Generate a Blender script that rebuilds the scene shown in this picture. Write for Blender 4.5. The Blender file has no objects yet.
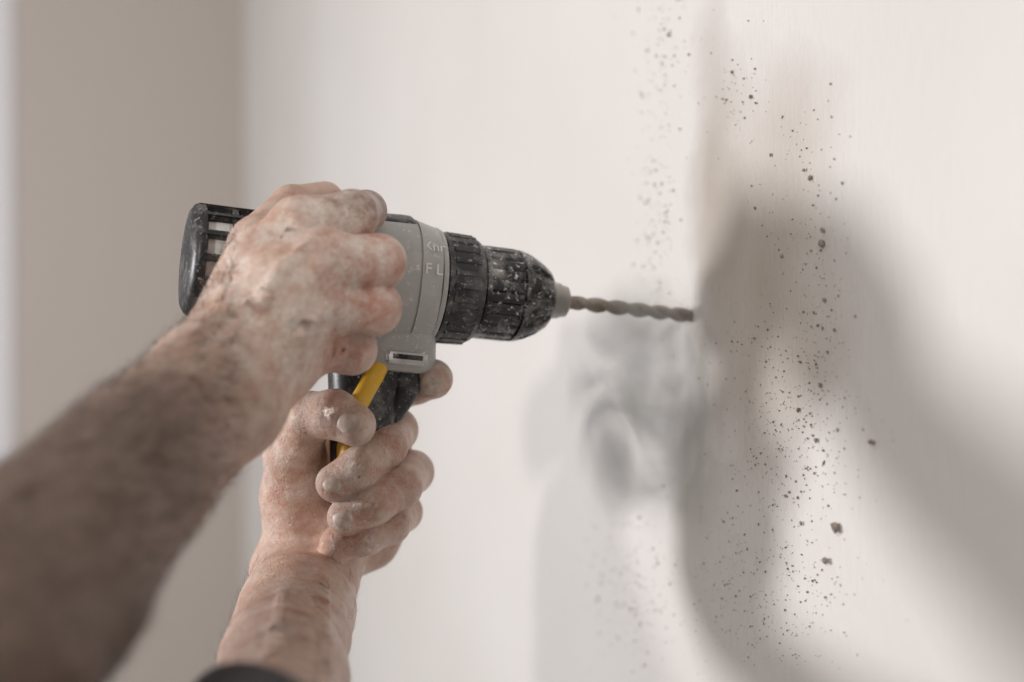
import bpy, bmesh, math, random
import numpy as np
from mathutils import Vector, Matrix, noise
random.seed(4); np.random.seed(4)
scene=bpy.context.scene
scene.view_settings.view_transform='Standard'
ZC=1.5; F=1422.0
ang=math.radians(20); sa,ca=math.sin(ang),math.cos(ang)
TX,TY,TZ=0.0977,0.78,ZC+0.0137
D=Vector((ca,sa,0)); E=Vector((sa,-ca,0))       # into wall / along wall to the viewer side
TIP=Vector((TX,TY,TZ))
def R(w,u,z): return Vector((TX,TY,0))-D*w+E*u+Vector((0,0,z))      # room frame
def P(px,py,dep): return np.array([(px-512)/F*dep, dep, ZC+(341-py)/F*dep])
def wall_uz(px,py):
    r=(px-512)/F; t=(TX-r*TY)/(sa+r*ca); dep=TY+ca*t
    return -t, ZC+(341-py)/F*dep

# ---------------------------------------------------------------- helpers
def link(o,parent=None):
    scene.collection.objects.link(o)
    if parent: o.parent=parent
    return o
def mesh_obj(name,verts,faces,mat=None,parent=None,smooth=True):
    me=bpy.data.meshes.new(name); me.from_pydata([tuple(v) for v in verts],[],faces); me.update()
    bm=bmesh.new(); bm.from_mesh(me); bmesh.ops.recalc_face_normals(bm,faces=bm.faces); bm.to_mesh(me); bm.free()
    if smooth:
        for p in me.polygons: p.use_smooth=True
    o=bpy.data.objects.new(name,me)
    if mat: me.materials.append(mat)
    return link(o,parent)
def newmat(name):
    m=bpy.data.materials.new(name); m.use_nodes=True
    nt=m.node_tree; b=nt.nodes['Principled BSDF']; return m,nt,b
def N(nt,t,**k):
    n=nt.nodes.new(t)
    for a,v in k.items():
        if a in n.inputs.keys(): n.inputs[a].default_value=v
        else: setattr(n,a,v)
    return n
def ramp(nt,fac,stops):
    r=nt.nodes.new('ShaderNodeValToRGB'); el=r.color_ramp.elements
    el[0].position=stops[0][0]; el[0].color=stops[0][1]; el[1].position=stops[-1][0]; el[1].color=stops[-1][1]
    for s in stops[1:-1]:
        e=el.new(s[0]); e.color=s[1]
    nt.links.new(fac,r.inputs[0]); return r
def g(v,a=1): return (v,v,v,a)
def mix(nt,fac,a,b,mode='MIX'):
    m=nt.nodes.new('ShaderNodeMix'); m.data_type='RGBA'; m.blend_type=mode
    for s,v in ((0,fac),(6,a),(7,b)):
        if hasattr(v,'links') or isinstance(v,bpy.types.NodeSocket): nt.links.new(v,m.inputs[s])
        else: m.inputs[s].default_value=v
    return m.outputs[2]
def bump(nt,b,h,strength,dist,prev=None):
    n=N(nt,'ShaderNodeBump'); n.inputs['Strength'].default_value=strength; n.inputs['Distance'].default_value=dist
    nt.links.new(h,n.inputs['Height'])
    if prev: nt.links.new(prev,n.inputs['Normal'])
    nt.links.new(n.outputs[0],b.inputs['Normal']); return n.outputs[0]

def dusty_plastic(name,col,rough=0.5,dust=0.35,scale=90,metal=0,dcol=(.55,.53,.5,1)):
    m,nt,b=newmat(name); tc=N(nt,'ShaderNodeTexCoord')
    n1=N(nt,'ShaderNodeTexNoise',Scale=scale,Detail=8.0,Roughness=.7); nt.links.new(tc.outputs['Object'],n1.inputs['Vector'])
    n2=N(nt,'ShaderNodeTexNoise',Scale=scale*6,Detail=4.0,Roughness=.6); nt.links.new(tc.outputs['Object'],n2.inputs['Vector'])
    r1=ramp(nt,n1.outputs[0],[(.48,g(0)),(.75,g(dust))])
    r2=ramp(nt,n2.outputs[0],[(.60,g(0)),(.68,g(min(1,dust*1.8)))])
    a=mix(nt,1.0,r1.outputs[0],r2.outputs[0],'ADD')
    c=mix(nt,a,(*col,1),dcol); nt.links.new(c,b.inputs['Base Color'])
    b.inputs['Roughness'].default_value=rough; b.inputs['Metallic'].default_value=metal
    bump(nt,b,n2.outputs[0],.25,.0004); return m

# ---------------------------------------------------------------- materials
M_black=dusty_plastic('black_rubber',(.010,.010,.011),.42,.30)
M_chuck=dusty_plastic('chuck_plastic',(.006,.006,.007),.25,.60,70,dcol=(.66,.63,.6,1))
M_grey=dusty_plastic('grey_housing',(.41,.405,.385),.42,.45,60,dcol=(.62,.60,.57,1))
M_pale=dusty_plastic('pale_inner',(.66,.65,.63),.5,.2)
M_print=dusty_plastic('pale_print',(.80,.79,.77),.5,.05)
M_yel=dusty_plastic('yellow_plastic',(.75,.43,.02),.4,.25)
M_steel=dusty_plastic('steel',(.36,.35,.33),.35,.35,120,.6)
M_bit=dusty_plastic('dusty_bit',(.24,.205,.17),.4,.5,160,.35,(.50,.45,.39,1))

def wall_material():
    m,nt,b=newmat('painted_plaster'); tc=N(nt,'ShaderNodeTexCoord')
    b.inputs['Roughness'].default_value=.5
    mp=N(nt,'ShaderNodeMapping'); nt.links.new(tc.outputs['Object'],mp.inputs[0])
    mp.inputs['Scale'].default_value=(1,1,.35)
    n1=N(nt,'ShaderNodeTexNoise',Scale=240.0,Detail=7.0,Roughness=.62); nt.links.new(mp.outputs[0],n1.inputs['Vector'])
    n2=N(nt,'ShaderNodeTexNoise',Scale=3.0,Detail=3.0); nt.links.new(tc.outputs['Object'],n2.inputs['Vector'])
    base=ramp(nt,n2.outputs[0],[(.3,(.645,.625,.60,1)),(.7,(.715,.70,.685,1))])
    n3=N(nt,'ShaderNodeTexNoise',Scale=14.0,Detail=6.0); nt.links.new(tc.outputs['Object'],n3.inputs['Vector'])
    dis=nt.nodes.new('ShaderNodeVectorMath'); dis.operation='MULTIPLY_ADD'
    nt.links.new(n3.outputs[1],dis.inputs[0]); dis.inputs[1].default_value=(.07,.0,.10); nt.links.new(tc.outputs['Object'],dis.inputs[2])
    def stain_and_shade(cx,cz,sx,sz,amp):
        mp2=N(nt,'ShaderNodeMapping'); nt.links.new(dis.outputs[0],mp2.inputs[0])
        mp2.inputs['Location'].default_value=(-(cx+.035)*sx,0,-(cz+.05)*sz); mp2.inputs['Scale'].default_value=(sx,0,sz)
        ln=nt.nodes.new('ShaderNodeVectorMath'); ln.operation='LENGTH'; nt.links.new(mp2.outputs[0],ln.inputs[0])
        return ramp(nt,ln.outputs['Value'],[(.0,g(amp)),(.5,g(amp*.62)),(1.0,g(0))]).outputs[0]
    s1=stain_and_shade(.085,.020,12.5,8.0,.80); s2=stain_and_shade(.028,.070,26,8.5,.75)  # first blob paints the hand shadow's upper part into brown dust; second is smear
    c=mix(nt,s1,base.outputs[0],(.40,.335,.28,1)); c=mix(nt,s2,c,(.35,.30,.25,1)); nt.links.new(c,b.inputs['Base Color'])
    bump(nt,b,n1.outputs[0],.5,.0014)
    return m
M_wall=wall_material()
m,nt,b=newmat('matt_paint'); b.inputs['Base Color'].default_value=(.49,.44,.40,1); b.inputs['Roughness'].default_value=.7
tc=N(nt,'ShaderNodeTexCoord'); n1=N(nt,'ShaderNodeTexNoise',Scale=200.0,Detail=4.0); nt.links.new(tc.outputs['Object'],n1.inputs[0]); bump(nt,b,n1.outputs[0],.2,.001); M_back=m
m,nt,b=newmat('ceiling_paint'); b.inputs['Base Color'].default_value=(.8,.8,.8,1); b.inputs['Roughness'].default_value=.8
tc=N(nt,'ShaderNodeTexCoord'); n1=N(nt,'ShaderNodeTexNoise',Scale=150.0); nt.links.new(tc.outputs['Object'],n1.inputs[0]); bump(nt,b,n1.outputs[0],.2,.001); M_ceil=m
m,nt,b=newmat('dusty_concrete'); tc=N(nt,'ShaderNodeTexCoord'); n1=N(nt,'ShaderNodeTexNoise',Scale=6.0,Detail=8.0); nt.links.new(tc.outputs['Object'],n1.inputs[0])
r=ramp(nt,n1.outputs[0],[(.3,(.3,.28,.26,1)),(.7,(.45,.43,.4,1))]); nt.links.new(r.outputs[0],b.inputs['Base Color']); b.inputs['Roughness'].default_value=.8; M_floor=m
m,nt,b=newmat('window_frame_paint'); b.inputs['Base Color'].default_value=(.8,.8,.82,1); b.inputs['Roughness'].default_value=.35; M_frame=m
m,nt,b=newmat('debris'); tc=N(nt,'ShaderNodeTexCoord'); n1=N(nt,'ShaderNodeTexNoise',Scale=300.0); nt.links.new(tc.outputs['Object'],n1.inputs[0])
r=ramp(nt,n1.outputs[0],[(.3,(.17,.14,.12,1)),(.7,(.37,.31,.27,1))]); nt.links.new(r.outputs[0],b.inputs['Base Color']); b.inputs['Roughness'].default_value=.9; M_deb=m

# ---------------------------------------------------------------- room
def frame_matrix(origin,axes):
    M=Matrix.Identity(4)
    for i,a in enumerate(axes):
        for j in range(3): M[j][i]=a[j]
    M.translation=origin; return M
def boxes(name,lst,mat,origin,axes,bev=0):
    bm=bmesh.new()
    for (x0,x1,y0,y1,z0,z1) in lst:
        r=bmesh.ops.create_cube(bm,size=1)
        for v in r['verts']:
            v.co=Vector(((x0+x1)/2+v.co.x*(x1-x0),(y0+y1)/2+v.co.y*(y1-y0),(z0+z1)/2+v.co.z*(z1-z0)))
    if bev: bmesh.ops.bevel(bm,geom=bm.edges[:],offset=bev,segments=2,affect='EDGES')
    me=bpy.data.meshes.new(name); bm.to_mesh(me); bm.free(); me.materials.append(mat)
    o=bpy.data.objects.new(name,me); link(o); o.matrix_world=frame_matrix(origin,axes); return o
UZ=Vector((0,0,1)); UC=-1.48
AX=(E,D,UZ)
HZ=TZ
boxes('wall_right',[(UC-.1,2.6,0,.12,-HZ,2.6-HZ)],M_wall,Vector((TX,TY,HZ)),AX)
bx=lambda s0,s1,z0,z1:(UC-.12,UC,-s1,-s0,z0,z1)
boxes('wall_back',[bx(0,.33,0,2.6),bx(.33,1.35,0,.75),bx(.33,1.35,2.25,2.6),bx(1.35,3.0,0,2.6)],M_back,Vector((TX,TY,0)),AX)
fr=[(UC-.09,UC-.04,-.38,-.33,.75,2.25),(UC-.09,UC-.04,-1.35,-1.30,.75,2.25),(UC-.09,UC-.04,-1.30,-.38,.75,.80),(UC-.09,UC-.04,-1.30,-.38,2.20,2.25),(UC-.085,UC-.045,-.86,-.82,.80,2.20),(UC-.12,UC+.03,-1.38,-.30,.72,.75)]
boxes('window_1',fr,M_frame,Vector((TX,TY,0)),AX,.003)
boxes('floor',[(UC-.12,2.6,-3.0,.12,-.05,0)],M_floor,Vector((TX,TY,0)),AX)
boxes('ceiling',[(UC-.12,2.6,-3.0,.12,2.6,2.65)],M_ceil,Vector((TX,TY,0)),AX)
boxes('baseboard_right',[(UC,2.6,-.015,0,0,.09)],M_frame,Vector((TX,TY,0)),AX,.003)

# ---------------------------------------------------------------- drill
pit=math.radians(5.5)
dx=D*math.cos(pit)-UZ*math.sin(pit); dy=UZ.cross(D); dz=dx.cross(dy)
drill=bpy.data.objects.new('power_drill',None); link(drill); drill.matrix_world=frame_matrix(TIP,(dx,dy,dz))
def lathe(name,prof,mat,seg=96,rf=None,cap=True):
    vs=[];fs=[]
    for i,(x,r) in enumerate(prof):
        for k in range(seg):
            t=2*math.pi*k/seg; rr=r*(rf(x,t) if rf else 1)
            vs.append((x,rr*math.cos(t),rr*math.sin(t)))
    for i in range(len(prof)-1):
        for k in range(seg):
            a=i*seg+k;b_=i*seg+(k+1)%seg; fs.append((a,b_,b_+seg,a+seg))
    if cap: fs.append(tuple(range(seg))); fs.append(tuple((len(prof)-1)*seg+k for k in range(seg)))
    o=mesh_obj(name,vs,fs,mat,drill)
    o.modifiers.new('es','EDGE_SPLIT').split_angle=math.radians(40)
    return o
def dens(pts,n=6):
    out=[]
    for (a,b_) in zip(pts[:-1],pts[1:]):
        for i in range(n): 
            t=i/n; out.append((a[0]+(b_[0]-a[0])*t,a[1]+(b_[1]-a[1])*t))
    out.append(pts[-1]); return out
vs=[];fs=[];seg=28;n=260;x0=-.084;x1=.010
for i in range(n+1):
    x=x0+(x1-x0)*i/n; tw=2*math.pi*x/.025
    shank=min(1,max(0,(x+.071)/.006)); tip=min(1,max(.02,(x1-x)/.006))
    for k in range(seg):
        t=2*math.pi*k/seg
        prof=.40+.60*abs(math.cos(t))**.8
        prof=.85*(1-shank)+prof*shank
        r=.0041*prof*tip
        vs.append((x,r*math.cos(t+tw),r*math.sin(t+tw)))
for i in range(n):
    for k in range(seg):
        a=i*seg+k;b_=i*seg+(k+1)%seg; fs.append((a,b_,b_+seg,a+seg))
mesh_obj('twist_bit',vs,fs,M_bit,drill)
lathe('chuck_nose',[(-.090,.0108),(-.0835,.0106),(-.0825,.0098),(-.0785,.0094),(-.0775,.0086),(-.0745,.0082),(-.0738,.0070),(-.0736,.004)],M_steel,48)
def chf(x,t):
    if x>-.1015:
        c=math.cos(t*10); s=min(1,(-.0865-x)/.004) if x<-.0865 else 0
        return 1-.11*max(0,c)**2*max(0,s)
    if -.1235<x<-.1065:
        return 1-.05*(max(0,math.cos(t*24))**2)
    return 1
pf=dens([(-.0845,.0110),(-.0848,.0135),(-.0865,.0158),(-.091,.0192),(-.097,.0222),(-.1015,.0236)],6)+dens([(-.102,.0238),(-.1045,.0240)],2)+[(-.105,.0226),(-.1062,.0226),(-.1065,.0242)]+dens([(-.1068,.0243),(-.1233,.0243)],8)+[(-.1236,.0243),(-.126,.0240),(-.1265,.0215),(-.1295,.0215)]
lathe('keyless_chuck',pf,M_chuck,240,chf)
def clf(x,t):
    if -.1445<x<-.1305: return 1+.022*(1 if math.cos(t*26)>.1 else 0)
    return 1
lathe('clutch_collar',[(-.127,.0235),(-.1275,.0262),(-.1300,.0275)]+dens([(-.1304,.0278),(-.1307,.0278),(-.1442,.0282),(-.1446,.0282)],4)+[(-.1455,.0285),(-.1475,.0285),(-.148,.0265),(-.150,.0265)],M_black,312,clf)
lathe('scale_ring',[(-.1484,.0270),(-.1487,.0297),(-.1500,.0302),(-.1512,.0300),(-.1514,.029)],M_grey,96)
def loft(name,secs,mat,seg=72,parent=drill,axis='x',ex=2.3):
    vs=[];fs=[]
    for s in secs:
        c,oy,oz,ry,rz=s
        for k in range(seg):
            t=2*math.pi*k/seg; cy=math.copysign(abs(math.cos(t))**(2/ex),math.cos(t)); sz=math.copysign(abs(math.sin(t))**(2/ex),math.sin(t))
            if axis=='x': vs.append((c,oy+ry*cy,oz+rz*sz))
            else: vs.append((oy+ry*cy,oz+rz*sz,c))
    for i in range(len(secs)-1):
        for k in range(seg):
            a=i*seg+k;b_=i*seg+(k+1)%seg; fs.append((a,b_,b_+seg,a+seg))
    fs.append(tuple(range(seg))); fs.append(tuple((len(secs)-1)*seg+k for k in range(seg)))
    o=mesh_obj(name,vs,fs,mat,parent); o.modifiers.new('es','EDGE_SPLIT').split_angle=math.radians(38); return o
loft('gear_housing',[(-.1512,0,0,.0285,.0285),(-.152,0,0,.0300,.0300),(-.156,0,0,.0308,.0310),(-.163,0,.0003,.0318,.0325),(-.1632,0,.0003,.0310,.0317),(-.1642,0,.0003,.0310,.0317),(-.1644,0,.0003,.0320,.0328),(-.175,0,0,.032,.0328),(-.19,0,0,.0315,.0320),(-.21,0,0,.030,.0305),(-.232,0,0,.0285,.0290),(-.2335,0,0,.027,.0275)],M_grey)
vs=[];fs=[];nx=24;nt_=12
for i in range(nx+1):
    x=-.162-.073*i/nx
    for k in range(nt_+1):
        a=math.radians(90-38+76*k/nt_); rr=.0345-.0035*max(0,(-x-.17)/.06); 
        if k in(0,nt_) or i in (0,nx): rr-=.003
        vs.append((x,rr*math.cos(a),rr*math.sin(a)))
for i in range(nx):
    for k in range(nt_):
        a=i*(nt_+1)+k; fs.append((a,a+1,a+nt_+2,a+nt_+1))
mesh_obj('top_strip',vs,fs,M_black,drill)
lathe('motor_core',[(-.232,.0246),(-.270,.0238)],M_pale,48)
lathe('motor_band',[(-.2325,.0262),(-.233,.0288),(-.2375,.0286),(-.238,.026),(-.238,.022)],M_black,72,None,False)
bm=bmesh.new()
for k in range(14):
    t=2*math.pi*(k+.5)/14
    r_=bmesh.ops.create_cube(bm,size=1)
    for v in r_['verts']:
        v.co=Vector((-.2535+v.co.x*.034, v.co.y*.0036,.0256+v.co.z*.0042))
    bmesh.ops.rotate(bm,verts=r_['verts'],cent=(0,0,0),matrix=Matrix.Rotation(t,3,'X'))
bmesh.ops.bevel(bm,geom=bm.edges[:],offset=.0007,segments=2,affect='EDGES')
me=bpy.data.meshes.new('vent_ribs'); bm.to_mesh(me); bm.free(); me.materials.append(M_black); link(bpy.data.objects.new('vent_ribs',me),drill)
lathe('motor_ring',[(-.2515,.0225),(-.2517,.0270),(-.2545,.0270),(-.2547,.0225)],M_black,72,None,False)
lathe('motor_cap',[(-.2662,.021),(-.2664,.0268),(-.267,.0276),(-.2695,.0275),(-.2712,.0266),(-.2728,.024),(-.2735,.018),(-.2737,.0)],M_black,72,None,False)
loft('neck_fairing',[(-.022,-.168,0,.020,.022),(-.030,-.167,0,.0215,.0205),(-.037,-.166,0,.0215,.0175),(-.042,-.166,0,.0205,.0158),(-.0445,-.167,0,.0185,.0145),(-.0452,-.167,0,.016,.012)],M_grey,64,drill,'z',3)
def rbox(name,c,s,mat,bev,rot=None):
    bm=bmesh.new(); bmesh.ops.create_cube(bm,size=1)
    for v in bm.verts: v.co=Vector((v.co.x*s[0],v.co.y*s[1],v.co.z*s[2]))
    bmesh.ops.bevel(bm,geom=bm.edges[:],offset=bev,segments=4,affect='EDGES')
    me=bpy.data.meshes.new(name); 
    if rot: bmesh.ops.rotate(bm,verts=bm.verts,cent=(0,0,0),matrix=Matrix.Rotation(rot,3,'Y'))
    for v in bm.verts: v.co+=Vector(c)
    bm.to_mesh(me); bm.free(); me.materials.append(mat)
    for p in me.polygons: p.use_smooth=True
    return link(bpy.data.objects.new(name,me),drill)
rbox('direction_slot_rim',(-.163,-.0172,-.0375),(.0215,.004,.0075),M_pale,.0015)
rbox('direction_slot',(-.163,-.0190,-.0375),(.0165,.0014,.0036),M_black,.0006)
loft('grip_handle',[(-.036,-.180,0,.0175,.0135),(-.05,-.180,0,.0175,.0145),(-.065,-.179,0,.0165,.015),(-.085,-.178,0,.015,.0145),(-.102,-.177,0,.014,.0135),(-.108,-.177,0,.013,.0125),(-.110,-.177,0,.0115,.011)],M_black,64,drill,'z',2.5)
loft('grip_stripe',[(-.038,-.173,0,.0060,.0150),(-.05,-.179,0,.0080,.0164),(-.065,-.185,0,.0072,.0168),(-.085,-.187,0,.005,.0155),(-.100,-.186,0,.0045,.0140)],M_yel,48,drill,'z',3)
loft('trigger',[(-.044,-.160,0,.008,.0085),(-.049,-.1575,0,.0085,.0085),(-.056,-.1585,0,.0075,.0085),(-.063,-.1615,0,.0065,.008),(-.069,-.164,0,.0055,.007),(-.071,-.165,0,.004,.005)],M_black,40,drill,'z',3)
def lettering(txt,x,zang,size):
    cu=bpy.data.curves.new('lettering','FONT'); cu.body=txt; cu.size=size; cu.align_x='CENTER'
    o=bpy.data.objects.new('lettering',cu); link(o); bpy.context.view_layer.update()
    me=bpy.data.meshes.new_from_object(o.evaluated_get(bpy.context.evaluated_depsgraph_get())); bpy.data.objects.remove(o)
    for v in me.vertices:
        a=zang+v.co.y/.032; rr=.0330
        v.co=Vector((x+v.co.x,-rr*math.cos(a),rr*math.sin(a)))
    me.materials.clear(); me.materials.append(M_print)
    link(bpy.data.objects.new('lettering',me),drill)
lettering('Xnr',-.1575,.50,.0075); lettering('F L',-.1575,.12,.0075)

# ---------------------------------------------------------------- organic arms (implicit surface)
def rc(p,c):
    a,b_,r1,r2=c; ab=b_-a; L=max(1e-12,ab@ab); t=np.clip(((p-a)@ab)/L,0,1)
    return np.linalg.norm(p-(a+t[:,None]*ab),axis=1)-(r1+(r2-r1)*t)
def smin(a,b_,k):
    h=np.clip(.5+.5*(b_-a)/k,0,1); return b_*(1-h)+a*h-k*h*(1-h)
def chain(pts):
    out=[]
    for (a,b_) in zip(pts[:-1],pts[1:]): out.append((P(*a[:3]),P(*b_[:3]),a[3],b_[3]))
    return out
class Body:
    def __init__(s): s.core=[];s.fing=[];s.fine=[];s.creases=[]; s.kf=.0012
    def sdf(s,p):
        d=None
        for c in s.core:
            q=rc(p,c); d=q if d is None else smin(d,q,.011)
        f=None
        for ch in s.fing:
            e=None
            for c in ch:
                q=rc(p,c); e=q if e is None else smin(e,q,.0035)
            f=e if f is None else smin(f,e,s.kf)
        if f is not None: d=smin(d,f,.0065)
        for c in s.fine: d=smin(d,rc(p,c),.0045)
        for (J,ax,Rr,A,lam) in s.creases:
            v=p-J; q=(v**2).sum(1)/(Rr*Rr); l=v@ax
            d=d+A*np.exp(-q)*(np.cos(2*math.pi*l/lam))
        return d
    def build(s,name,vox,mat):
        bm=bmesh.new()
        for c in s.core+[x for ch in s.fing for x in ch]:
            a,b_,r1,r2=c; L=np.linalg.norm(b_-a); n=max(2,int(L/.004)+1)
            for i in range(n+1):
                t=i/n; q=a+(b_-a)*t
                bmesh.ops.create_icosphere(bm,subdivisions=2,radius=(r1+(r2-r1)*t)*1.0,matrix=Matrix.Translation(Vector(q)))
        me=bpy.data.meshes.new(name); bm.to_mesh(me); bm.free()
        o=bpy.data.objects.new(name,me); link(o)
        md=o.modifiers.new('r','REMESH'); md.mode='VOXEL'; md.voxel_size=vox
        sm=o.modifiers.new('s','SMOOTH'); sm.iterations=6; sm.factor=.5
        bpy.context.view_layer.update()
        me2=bpy.data.meshes.new_from_object(o.evaluated_get(bpy.context.evaluated_depsgraph_get()))
        o.modifiers.clear(); o.data=me2; me2.name=name
        n=len(me2.vertices); co=np.empty(n*3); me2.vertices.foreach_get('co',co); co=co.reshape(-1,3)
        for it in range(4):
            d=s.sdf(co); h=.0004; gr=np.stack([s.sdf(co+np.eye(3)[i]*h)-d for i in range(3)],1)/h
            gl=np.linalg.norm(gr,axis=1,keepdims=True)+1e-6; co=co-gr/gl*np.clip(d,-.004,.004)[:,None]*.95
        me2.vertices.foreach_set('co',co.reshape(-1)); me2.update()
        for p in me2.polygons: p.use_smooth=True
        me2.materials.clear(); me2.materials.append(mat)
        s.co=co; s.nor=gr/gl; s.obj=o; return o
    def attr(s,vals):
        at=s.obj.data.color_attributes.new('zone','FLOAT_COLOR','POINT')
        a=np.ones((len(s.co),4),dtype=np.float32); a[:,:3]=vals; at.data.foreach_set('color',a.reshape(-1))
    def surf(s,c,n):
        n=n/np.linalg.norm(n); t=0
        for i in range(60):
            d=s.sdf((c+n*t)[None])[0]
            if abs(d)<1e-5: break
            t-=d*.8
        return c+n*t
def gsum(co,pts,rad):
    o=np.zeros(len(co))
    for q in pts: o=np.maximum(o,np.exp(-((co-q)**2).sum(1)/(rad*rad)))
    return o

def skin_material(name,light,dark):
    m,nt,b=newmat(name); tc=N(nt,'ShaderNodeTexCoord'); at=N(nt,'ShaderNodeAttribute'); at.attribute_name='zone'
    sep=N(nt,'ShaderNodeSeparateColor'); nt.links.new(at.outputs['Color'],sep.inputs[0])
    n1=N(nt,'ShaderNodeTexNoise',Scale=40.0,Detail=7.0,Roughness=.65); nt.links.new(tc.outputs['Object'],n1.inputs[0])
    base=ramp(nt,n1.outputs[0],[(.32,dark),(.68,light)])
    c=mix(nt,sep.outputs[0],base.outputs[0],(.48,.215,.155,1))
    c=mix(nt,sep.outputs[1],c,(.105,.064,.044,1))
    n2=N(nt,'ShaderNodeTexNoise',Scale=75.0,Detail=9.0,Roughness=.72); nt.links.new(tc.outputs['Object'],n2.inputs[0])
    r2=ramp(nt,n2.outputs[0],[(.39,g(0)),(.62,g(.82))])
    n3=N(nt,'ShaderNodeTexNoise',Scale=520.0,Detail=2.0); nt.links.new(tc.outputs['Object'],n3.inputs[0])
    r3=ramp(nt,n3.outputs[0],[(.66,g(0)),(.72,g(.6))])
    du=mix(nt,1.0,r2.outputs[0],r3.outputs[0],'ADD')
    mul=N(nt,'ShaderNodeMath',operation='MULTIPLY'); nt.links.new(du,mul.inputs[0]); nt.links.new(sep.outputs[2],mul.inputs[1])
    c=mix(nt,mul.outputs[0],c,(.76,.68,.61,1))
    nt.links.new(c,b.inputs['Base Color'])
    b.inputs['Roughness'].default_value=.40
    b.inputs['Subsurface Weight'].default_value=.10; b.inputs['Subsurface Radius'].default_value=(1,.35,.2); b.inputs['Subsurface Scale'].default_value=.003
    v=N(nt,'ShaderNodeTexVoronoi',Scale=650.0); v.feature='DISTANCE_TO_EDGE'; nt.links.new(tc.outputs['Object'],v.inputs[0])
    n4=N(nt,'ShaderNodeTexNoise',Scale=200.0,Detail=7.0,Roughness=.7,Distortion=1.4); nt.links.new(tc.outputs['Object'],n4.inputs[0])
    p=bump(nt,b,v.outputs['Distance'],.4,.0010)
    bump(nt,b,n4.outputs[0],.8,.0016,p)
    return m
M_skinA=skin_material('skin_weathered',(.63,.405,.30,1),(.42,.245,.178,1))
m,nt,b=newmat('fingernail'); tc=N(nt,'ShaderNodeTexCoord'); n1=N(nt,'ShaderNodeTexNoise',Scale=250.0,Detail=5.0); nt.links.new(tc.outputs['Object'],n1.inputs[0])
r=ramp(nt,n1.outputs[0],[(.3,(.42,.32,.26,1)),(.7,(.66,.56,.48,1))]); nt.links.new(r.outputs[0],b.inputs['Base Color']); b.inputs['Roughness'].default_value=.5; M_nail=m
m,nt,b=newmat('body_hair'); b.inputs['Base Color'].default_value=(.05,.032,.022,1); b.inputs['Roughness'].default_value=.5; M_hair=m

def nail(body,c,n,al,L,W):
    c=np.array(c); n=np.array(n,float); n/=np.linalg.norm(n); al=np.array(al,float); al-=n*(al@n); al/=np.linalg.norm(al); sd=np.cross(n,al)
    s=body.surf(c,n); vs=[];fs=[];K=12
    for i in range(K+1):
        a=-1+2*i/K
        for j in range(K+1):
            b_=-1+2*j/K
            sx=a*math.sqrt(1-.42*b_*b_); sy=b_*math.sqrt(1-.30*a*a)
            edge=max(abs(a),abs(b_))
            q=s+al*L*sx+sd*W*sy+n*(.0006-.40*W*sy*sy*(1)-.0014*(a*a if a>0 else a*a*1.2)-(.0010 if edge>.99 else 0))
            vs.append(q)
    for i in range(K):
        for j in range(K):
            k=i*(K+1)+j; fs.append((k,k+1,k+K+2,k+K+1))
    mesh_obj('fingernail',vs,fs,M_nail,body.obj)

def hairs(body,mask,count,Lr,flow,width):
    idx=np.nonzero(mask)[0]; pick=np.random.choice(idx,count)
    vs=[];fs=[]
    for i in pick:
        n=body.nor[i]; p=body.co[i]; f=flow+np.random.randn(3)*.35
        t=f-n*(f@n); t/=np.linalg.norm(t)+1e-9; d=t*.9+n*.35; L=np.random.uniform(*Lr)
        sd=np.cross(n,t); base=len(vs); cur=p.copy(); d=d/np.linalg.norm(d); bend=np.random.randn(3)*.12
        for s_ in range(4):
            w=width*(1-s_/3.3)
            vs+= [cur-sd*w,cur+sd*w,cur+n*w]
            cur=cur+d*L/3; d=d+bend-n*.12; d/=np.linalg.norm(d)
        for s_ in range(3):
            for k in range(3):
                a=base+s_*3+k; b_=base+s_*3+(k+1)%3; fs.append((a,b_,b_+3,a+3))
    mesh_obj('arm_hair',vs,fs,M_hair,body.obj)

# ---- arm resting over the motor housing
A=Body(); A.kf=.0018
A.core=chain([(-170,790,.36,.040),(-60,685,.405,.0395),(32,585,.465,.0360),(130,475,.545,.0300),(205,400,.597,.0255)])
A.core+=chain([(50,545,.475,.027),(205,372,.60,.0190),(238,335,.622,.0175)])
A.core+=chain([(110,505,.545,.023),(235,408,.605,.0190),(262,378,.622,.0175)])
A.core+=chain([(205,400,.605,.022),(250,350,.625,.020)])
A.core+=chain([(228,332,.628,.0165),(262,270,.636,.0155),(300,228,.640,.0135)])
A.core+=chain([(236,345,.620,.0175),(285,290,.622,.0155),(322,262,.628,.0135)])
A.core+=chain([(244,362,.622,.0175),(285,325,.625,.0155),(322,304,.632,.013)])
A.core+=chain([(254,380,.630,.0165),(285,358,.636,.0145),(310,343,.642,.012)])
A.core+=chain([(265,300,.645,.017),(300,330,.652,.015)])
A.fing=[
 chain([(300,228,.640,.0130),(352,216,.650,.0115),(366,211,.690,.0095),(350,207,.728,.0085)]),
 chain([(322,262,.628,.0130),(378,262,.642,.0122),(368,270,.668,.0098),(335,272,.672,.009)]),
 chain([(322,304,.632,.0125),(374,308,.645,.0120),(364,316,.668,.0095),(330,316,.672,.009)]),
 chain([(310,343,.642,.0118),(352,350,.650,.0108),(344,354,.672,.0088),(318,352,.676,.008)]),
 chain([(232,312,.640,.0155),(258,246,.662,.0135),(292,208,.692,.0108),(325,200,.725,.0095)]),
]
kn=[(300,226,.640),(326,259,.628),(326,303,.632),(312,344,.642)]
pip=[(356,216,.652),(380,262,.643),(376,308,.646),(354,350,.652)]
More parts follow.
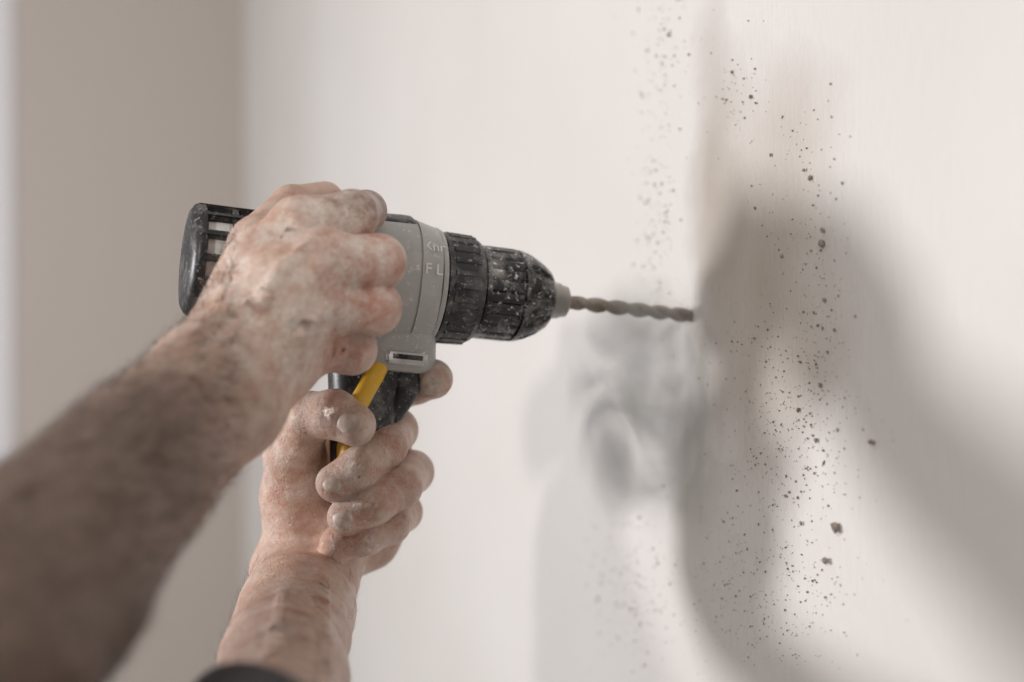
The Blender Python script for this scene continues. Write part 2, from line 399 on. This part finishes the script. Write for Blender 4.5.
for k,(a,b_) in enumerate(zip([(240,345),(246,352),(252,362),(262,375)],kn)):
    bb=P(b_[0],b_[1],b_[2]-.0122); aa=P(a[0],a[1],.6045+.002*k); mid=(aa+bb)/2+np.array([0,-.0012,0])
    A.fine.append((aa,mid,.0016,.0020)); A.fine.append((mid,bb,.0020,.0032))
def on(B,px,py,dep0,r):
    c=P(px,py,dep0); n=-c+np.array([0,0,ZC]); n/=np.linalg.norm(n); q=B.surf(c,n); return q-n*r*.25
def svein(B,pts,dep0,r,sink=0):
    qs=[on(B,x,y,dep0 if not callable(dep0) else dep0(x,y),r)+np.array([0,sink,0]) for x,y in pts]
    return [(a,b_,r,r) for a,b_ in zip(qs[:-1],qs[1:])]
f1=svein(A,[(212,352),(225,330),(238,315),(254,306),(264,298),(272,284),(284,266),(298,258),(306,248)],.625,.0017)
f2=svein(A,[(264,298),(278,304),(288,314),(298,328),(312,326)],.628,.0016)
f3=svein(A,[(140,452),(160,425),(180,408),(196,385),(205,372),(222,352)],.58,.0018)
A.fine+=f1+f2+f3
fd=lambda a,b_: (P(*b_)-P(*a))/np.linalg.norm(P(*b_)-P(*a))
for k_,p_ in zip(kn,pip):
    ax=fd(k_,p_); J=P(*p_)+np.array([0,-.010,0]); A.creases.append((J-ax*.003,ax,.0085,.00028,.0026))
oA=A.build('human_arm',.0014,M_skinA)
co=A.co
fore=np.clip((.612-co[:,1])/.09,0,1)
red=np.clip(.48*gsum(co,[P(*q)+np.array([0,-.01,0]) for q in pip],.018)+.28*np.clip((co[:,0]+.105)/.03,0,1)*(1-fore),0,.75)
dust=np.clip((1-fore)*(.85*gsum(co,[P(250,255,.62),P(290,215,.62),P(330,250,.62),P(300,300,.61),P(265,310,.61)],.046)+.3)+fore*.08,0,1)
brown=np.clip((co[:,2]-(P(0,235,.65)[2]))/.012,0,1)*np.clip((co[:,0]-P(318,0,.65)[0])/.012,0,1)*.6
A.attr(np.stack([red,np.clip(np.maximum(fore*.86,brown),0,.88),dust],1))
px=co[:,0]/co[:,1]*F+512
hairs(A,(px<235)&(px>-40)&(A.nor[:,1]<.6),3800,(.007,.014),np.array(fd((100,520,.52),(238,360,.62)))*.8+np.array([.25,0,-.5]),.00011)

# ---- arm gripping the handle (elbow swings back toward the worker)
def dz_(y): return .735-.0012*max(0,y-568)
B=Body()
def LQ(x,y,r,add=0): d=dz_(y)+add; return (x,y,d,r*d/.735)
B.core=chain([LQ(248,890,.047),LQ(272,760,.038),LQ(284,680,.0310),LQ(300,610,.0240),LQ(312,572,.0190,.003)])
B.core+=chain([LQ(262,660,.022),LQ(286,570,.0160,.001),(300,535,.738,.016)])
B.core+=chain([LQ(318,640,.0145,.003),LQ(326,580,.0140,.007),(336,550,.748,.0145)])
B.core+=chain([(318,555,.750,.0160),(350,500,.765,.0140),(385,440,.772,.0125)])
B.core+=chain([(330,550,.752,.0155),(365,520,.768,.0135),(392,470,.773,.012)])
B.core+=chain([(340,548,.752,.0145),(370,540,.762,.0130),(388,515,.768,.0115)])
B.core+=chain([(308,545,.742,.0165),(298,500,.735,.0165),(298,455,.728,.0145)])
B.core+=chain([(296,490,.745,.0150),(330,450,.768,.0130),(350,415,.772,.012)])
B.core+=chain([(330,545,.735,.0140),(348,536,.725,.0125)])
B.fing=[
 chain([(350,412,.772,.0120),(385,396,.765,.0110),(416,382,.742,.0110),(433,379,.728,.0103)]),
 chain([(385,440,.772,.0115),(396,430,.745,.0110),(386,446,.712,.0104),(360,468,.698,.0103),(335,483,.697,.0095)]),
 chain([(394,470,.773,.0115),(412,472,.748,.0110),(400,487,.714,.0106),(373,504,.701,.0101),(346,517,.698,.0093)]),
 chain([(388,512,.768,.0112),(402,512,.748,.0102),(390,524,.720,.0098),(364,536,.708,.0095),(338,543,.706,.0088)]),
 chain([(302,520,.735,.0160),(292,455,.722,.0138),(308,417,.704,.0122),(334,414,.693,.0116),(355,425,.689,.0103)]),
]
dv=lambda x,y: dz_(y)
for pts,dp,r_ in (([(322,700),(324,670),(326,640),(322,615),(321,600),(322,585),(320,572)],dv,.0016),([(270,700),(272,660),(278,630),(282,610),(285,590)],dv,.0015)):
    B.fine+=svein(B,pts,dp,r_,.0009)
def crease(B,c,dirn,Rr,A_,lam):
    d=np.array(dirn,float); d/=np.linalg.norm(d); B.creases.append((c,d,Rr,A_,lam))
for c,dr in (((386,447,.702),(-1,0,-.8)),((360,466,.688),(-1,0,-.7)),((400,488,.704),(-1,0,-.6)),((373,503,.691),(-1,0,-.5)),((390,525,.711),(-1,0,-.4)),((364,536,.70),(-1,0,-.3)),((310,415,.694),(1,0,.6)),((334,413,.684),(1,0,-.1)),((405,386,.745),(1,0,.3))):
    crease(B,P(*c),dr,.0070,.00034,.0025)
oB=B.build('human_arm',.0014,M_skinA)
co=B.co; pyy=341-(co[:,2]-ZC)/co[:,1]*F
red=np.clip(.5*gsum(co,[P(402,440,.71),P(418,480,.71),P(405,520,.71),P(350,545,.70),P(335,540,.72)],.017)+.12,0,.7)
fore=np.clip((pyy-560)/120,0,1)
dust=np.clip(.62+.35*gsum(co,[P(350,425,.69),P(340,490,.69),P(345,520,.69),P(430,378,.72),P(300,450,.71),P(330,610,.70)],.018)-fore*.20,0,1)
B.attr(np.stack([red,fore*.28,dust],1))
px=co[:,0]/co[:,1]*F+512
hairs(B,(pyy>555)&(pyy<760)&(px<300)&(B.nor[:,1]<.6),500,(.005,.010),np.array([-.3,0,.8]),.00008)
hairs(B,(pyy>570)&(pyy<760)&(B.nor[:,1]<.6),300,(.005,.009),np.array([.1,0,.8]),.00007)
nail(B,P(352,425,.689),(.0,-1,.25),(1,0,-.45),.0066,.0062)
nail(B,P(337,484,.697),(-.15,-1,.15),(-1,0,-.55),.0053,.0048)
nail(B,P(347,518,.698),(-.15,-1,.1),(-1,0,-.45),.0053,.0048)
nail(B,P(430,380,.730),(.15,-1,-.15),(1,-.2,.1),.0062,.0056)
m,nt,b=newmat('dark_cloth'); b.inputs['Base Color'].default_value=(.03,.028,.03,1); b.inputs['Roughness'].default_value=.9
tc=N(nt,'ShaderNodeTexCoord'); wv=N(nt,'ShaderNodeTexWave',Scale=400.0); nt.links.new(tc.outputs['Object'],wv.inputs[0]); bump(nt,b,wv.outputs[0],.4,.0005); M_cloth=m
# rolled-up sleeve edge: rings swept along the forearm axis, slanting up on the outer side
ax0=P(284,680,dz_(680)); ax1=P(256,845,dz_(845)); dr=ax1-ax0; Lx=np.linalg.norm(dr); dr/=Lx
s1_=np.cross(dr,[0,1,0]); s1_/=np.linalg.norm(s1_); s2_=np.cross(dr,s1_)
vs=[];fs=[];sg=64
for k_,(tt,rr) in enumerate([(.131,.029),(.128,.0335),(.133,.0355),(.155,.037),(.19,.039),(.225,.041)]):
    for k in range(sg):
        t=2*math.pi*k/sg
        rad=s1_*math.cos(t)+s2_*math.sin(t)
        q=ax0+dr*(tt+.0012*math.sin(5*t)+.050*rad[0]*32*rr)+rad*(rr+.0005*math.sin(3*t+k_))
        vs.append(q)
for i in range(5):
    for k in range(sg):
        a=i*sg+k;b_=i*sg+(k+1)%sg; fs.append((a,b_,b_+sg,a+sg))
mesh_obj('sleeve_cuff',vs,fs,M_cloth,oB)

# ---------------------------------------------------------------- debris on the wall (local frame: along wall, into wall, up)
bm=bmesh.new()
def chip(px,py,rad):
    u,z=wall_uz(px,py)
    r_=bmesh.ops.create_icosphere(bm,subdivisions=1,radius=rad)
    s=Vector((random.uniform(.6,1.1),random.uniform(.6,1.0),random.uniform(.7,1.3)))
    off=Vector((u,-rad*1.0,z-HZ))
    for v in r_['verts']:
        k=1+random.uniform(-.25,.25); q=Vector((v.co.x*s.x,v.co.y*s.y,v.co.z*s.z))*k+off
        q.y=min(q.y,-.00001); v.co=q
for (x,y,r_) in [(825,230,.0016),(824,243,.0017),(843,183,.0007),(875,442,.0020),(829,560,.0022),(839,527,.0022),(818,440,.0014),(829,352,.0010),(806,170,.0013),(812,178,.0012),(752,97,.0010),(757,103,.0009),(733,72,.0009),(803,523,.0012),(787,496,.0010),(772,155,.0010),(826,300,.0012),(836,330,.0009),(822,385,.0012),(800,410,.001),(783,256,.0009),(727,100,.0008),(756,208,.0007),(733,60,.0006),(670,35,.001)]: chip(x,y,r_)
def cluster(n,cx,cy,sx,sy,r0,r1):
    for i in range(n):
        chip(random.gauss(cx,sx),random.gauss(cy,sy),r0+(r1-r0)*random.random()**4)
cluster(380,790,440,34,48,.00025,.0007)
cluster(140,822,320,14,80,.00025,.0008)
cluster(70,800,180,24,50,.00025,.0007)
cluster(60,740,90,14,30,.00025,.0007)
cluster(240,785,590,36,45,.00025,.0007)
cluster(180,725,590,22,45,.0002,.0006)
cluster(240,630,590,24,45,.0003,.0008)
cluster(170,655,210,12,60,.0003,.0008)
cluster(120,665,60,18,35,.0003,.0008)
cluster(140,770,350,40,30,.0002,.0006)
me=bpy.data.meshes.new('plaster_debris'); bm.to_mesh(me); bm.free(); me.materials.append(M_deb)
o=link(bpy.data.objects.new('plaster_debris',me)); o.matrix_world=frame_matrix(Vector((TX,TY,HZ)),AX)

# ---------------------------------------------------------------- dust plume falling / drifting from the hole (real volume)
bm=bmesh.new(); bmesh.ops.create_icosphere(bm,subdivisions=4,radius=1)
CX,CY,CZ,SX,SY,SZ=.004,-.034,-.046,.074,.031,.078
for v in bm.verts:
    q=v.co; v.co=Vector((q.x*SX+CX,q.y*SY+CY,q.z*SZ+CZ))
me=bpy.data.meshes.new('dust_cloud'); bm.to_mesh(me); bm.free()
m=bpy.data.materials.new('airborne_dust'); m.use_nodes=True; nt=m.node_tree; nt.nodes.clear()
out=nt.nodes.new('ShaderNodeOutputMaterial'); pv=nt.nodes.new('ShaderNodeVolumePrincipled'); pv.inputs['Color'].default_value=(1,.99,.97,1); pv.inputs['Anisotropy'].default_value=-.5
tc=nt.nodes.new('ShaderNodeTexCoord'); n1=N(nt,'ShaderNodeTexNoise',Scale=24.0,Detail=4.0,Roughness=.55,Distortion=1.6)
mp=N(nt,'ShaderNodeMapping'); mp.inputs['Scale'].default_value=(1,1,.6); nt.links.new(tc.outputs['Object'],mp.inputs[0]); nt.links.new(mp.outputs[0],n1.inputs[0])
mp2=N(nt,'ShaderNodeMapping'); nt.links.new(tc.outputs['Object'],mp2.inputs[0])
mp2.inputs['Location'].default_value=(-CX/SX,-CY/SY,-CZ/SZ); mp2.inputs['Scale'].default_value=(1/SX,1/SY,1/SZ)
ln=nt.nodes.new('ShaderNodeVectorMath'); ln.operation='LENGTH'; nt.links.new(mp2.outputs[0],ln.inputs[0])
fall=ramp(nt,ln.outputs['Value'],[(.1,g(1)),(.98,g(0))]); nr=ramp(nt,n1.outputs[0],[(.42,g(0)),(.64,g(1))])
mu=N(nt,'ShaderNodeMath',operation='MULTIPLY'); nt.links.new(fall.outputs[0],mu.inputs[0]); nt.links.new(nr.outputs[0],mu.inputs[1])
mu2=N(nt,'ShaderNodeMath',operation='MULTIPLY'); nt.links.new(mu.outputs[0],mu2.inputs[0]); mu2.inputs[1].default_value=75
nt.links.new(mu2.outputs[0],pv.inputs['Density']); nt.links.new(pv.outputs[0],out.inputs['Volume'])
me.materials.append(m); o=link(bpy.data.objects.new('dust_cloud',me)); o.matrix_world=frame_matrix(Vector((TX,TY,HZ)),AX)

# ---------------------------------------------------------------- lights
def area(name,loc,target,size,power,col):
    l=bpy.data.lights.new(name,'AREA'); l.size=size; l.energy=power; l.color=col; l.shape='DISK'
    o=bpy.data.objects.new(name,l); link(o); o.location=loc
    o.rotation_euler=(target-loc).to_track_quat('-Z','Y').to_euler(); return o
area('work_lamp',R(1.5,-.45,ZC+.10),TIP,.24,18.5,(1,.97,.975))
area('room_lamp',R(1.6,1.15,ZC+.55),TIP,.13,14,(1,.955,.90))
w=bpy.data.worlds.new('sky'); scene.world=w; w.use_nodes=True
bg=w.node_tree.nodes['Background']; bg.inputs[0].default_value=(.96,.92,.93,1); bg.inputs[1].default_value=.17

# ---------------------------------------------------------------- camera
cam=bpy.data.cameras.new('camera'); cam.lens=50; cam.sensor_width=36; cam.clip_start=.01
cam.dof.use_dof=True; cam.dof.focus_distance=.69; cam.dof.aperture_fstop=3.2
co_=bpy.data.objects.new('camera',cam); link(co_); co_.location=(0,0,ZC); co_.rotation_euler=(math.pi/2,0,0)
scene.camera=co_
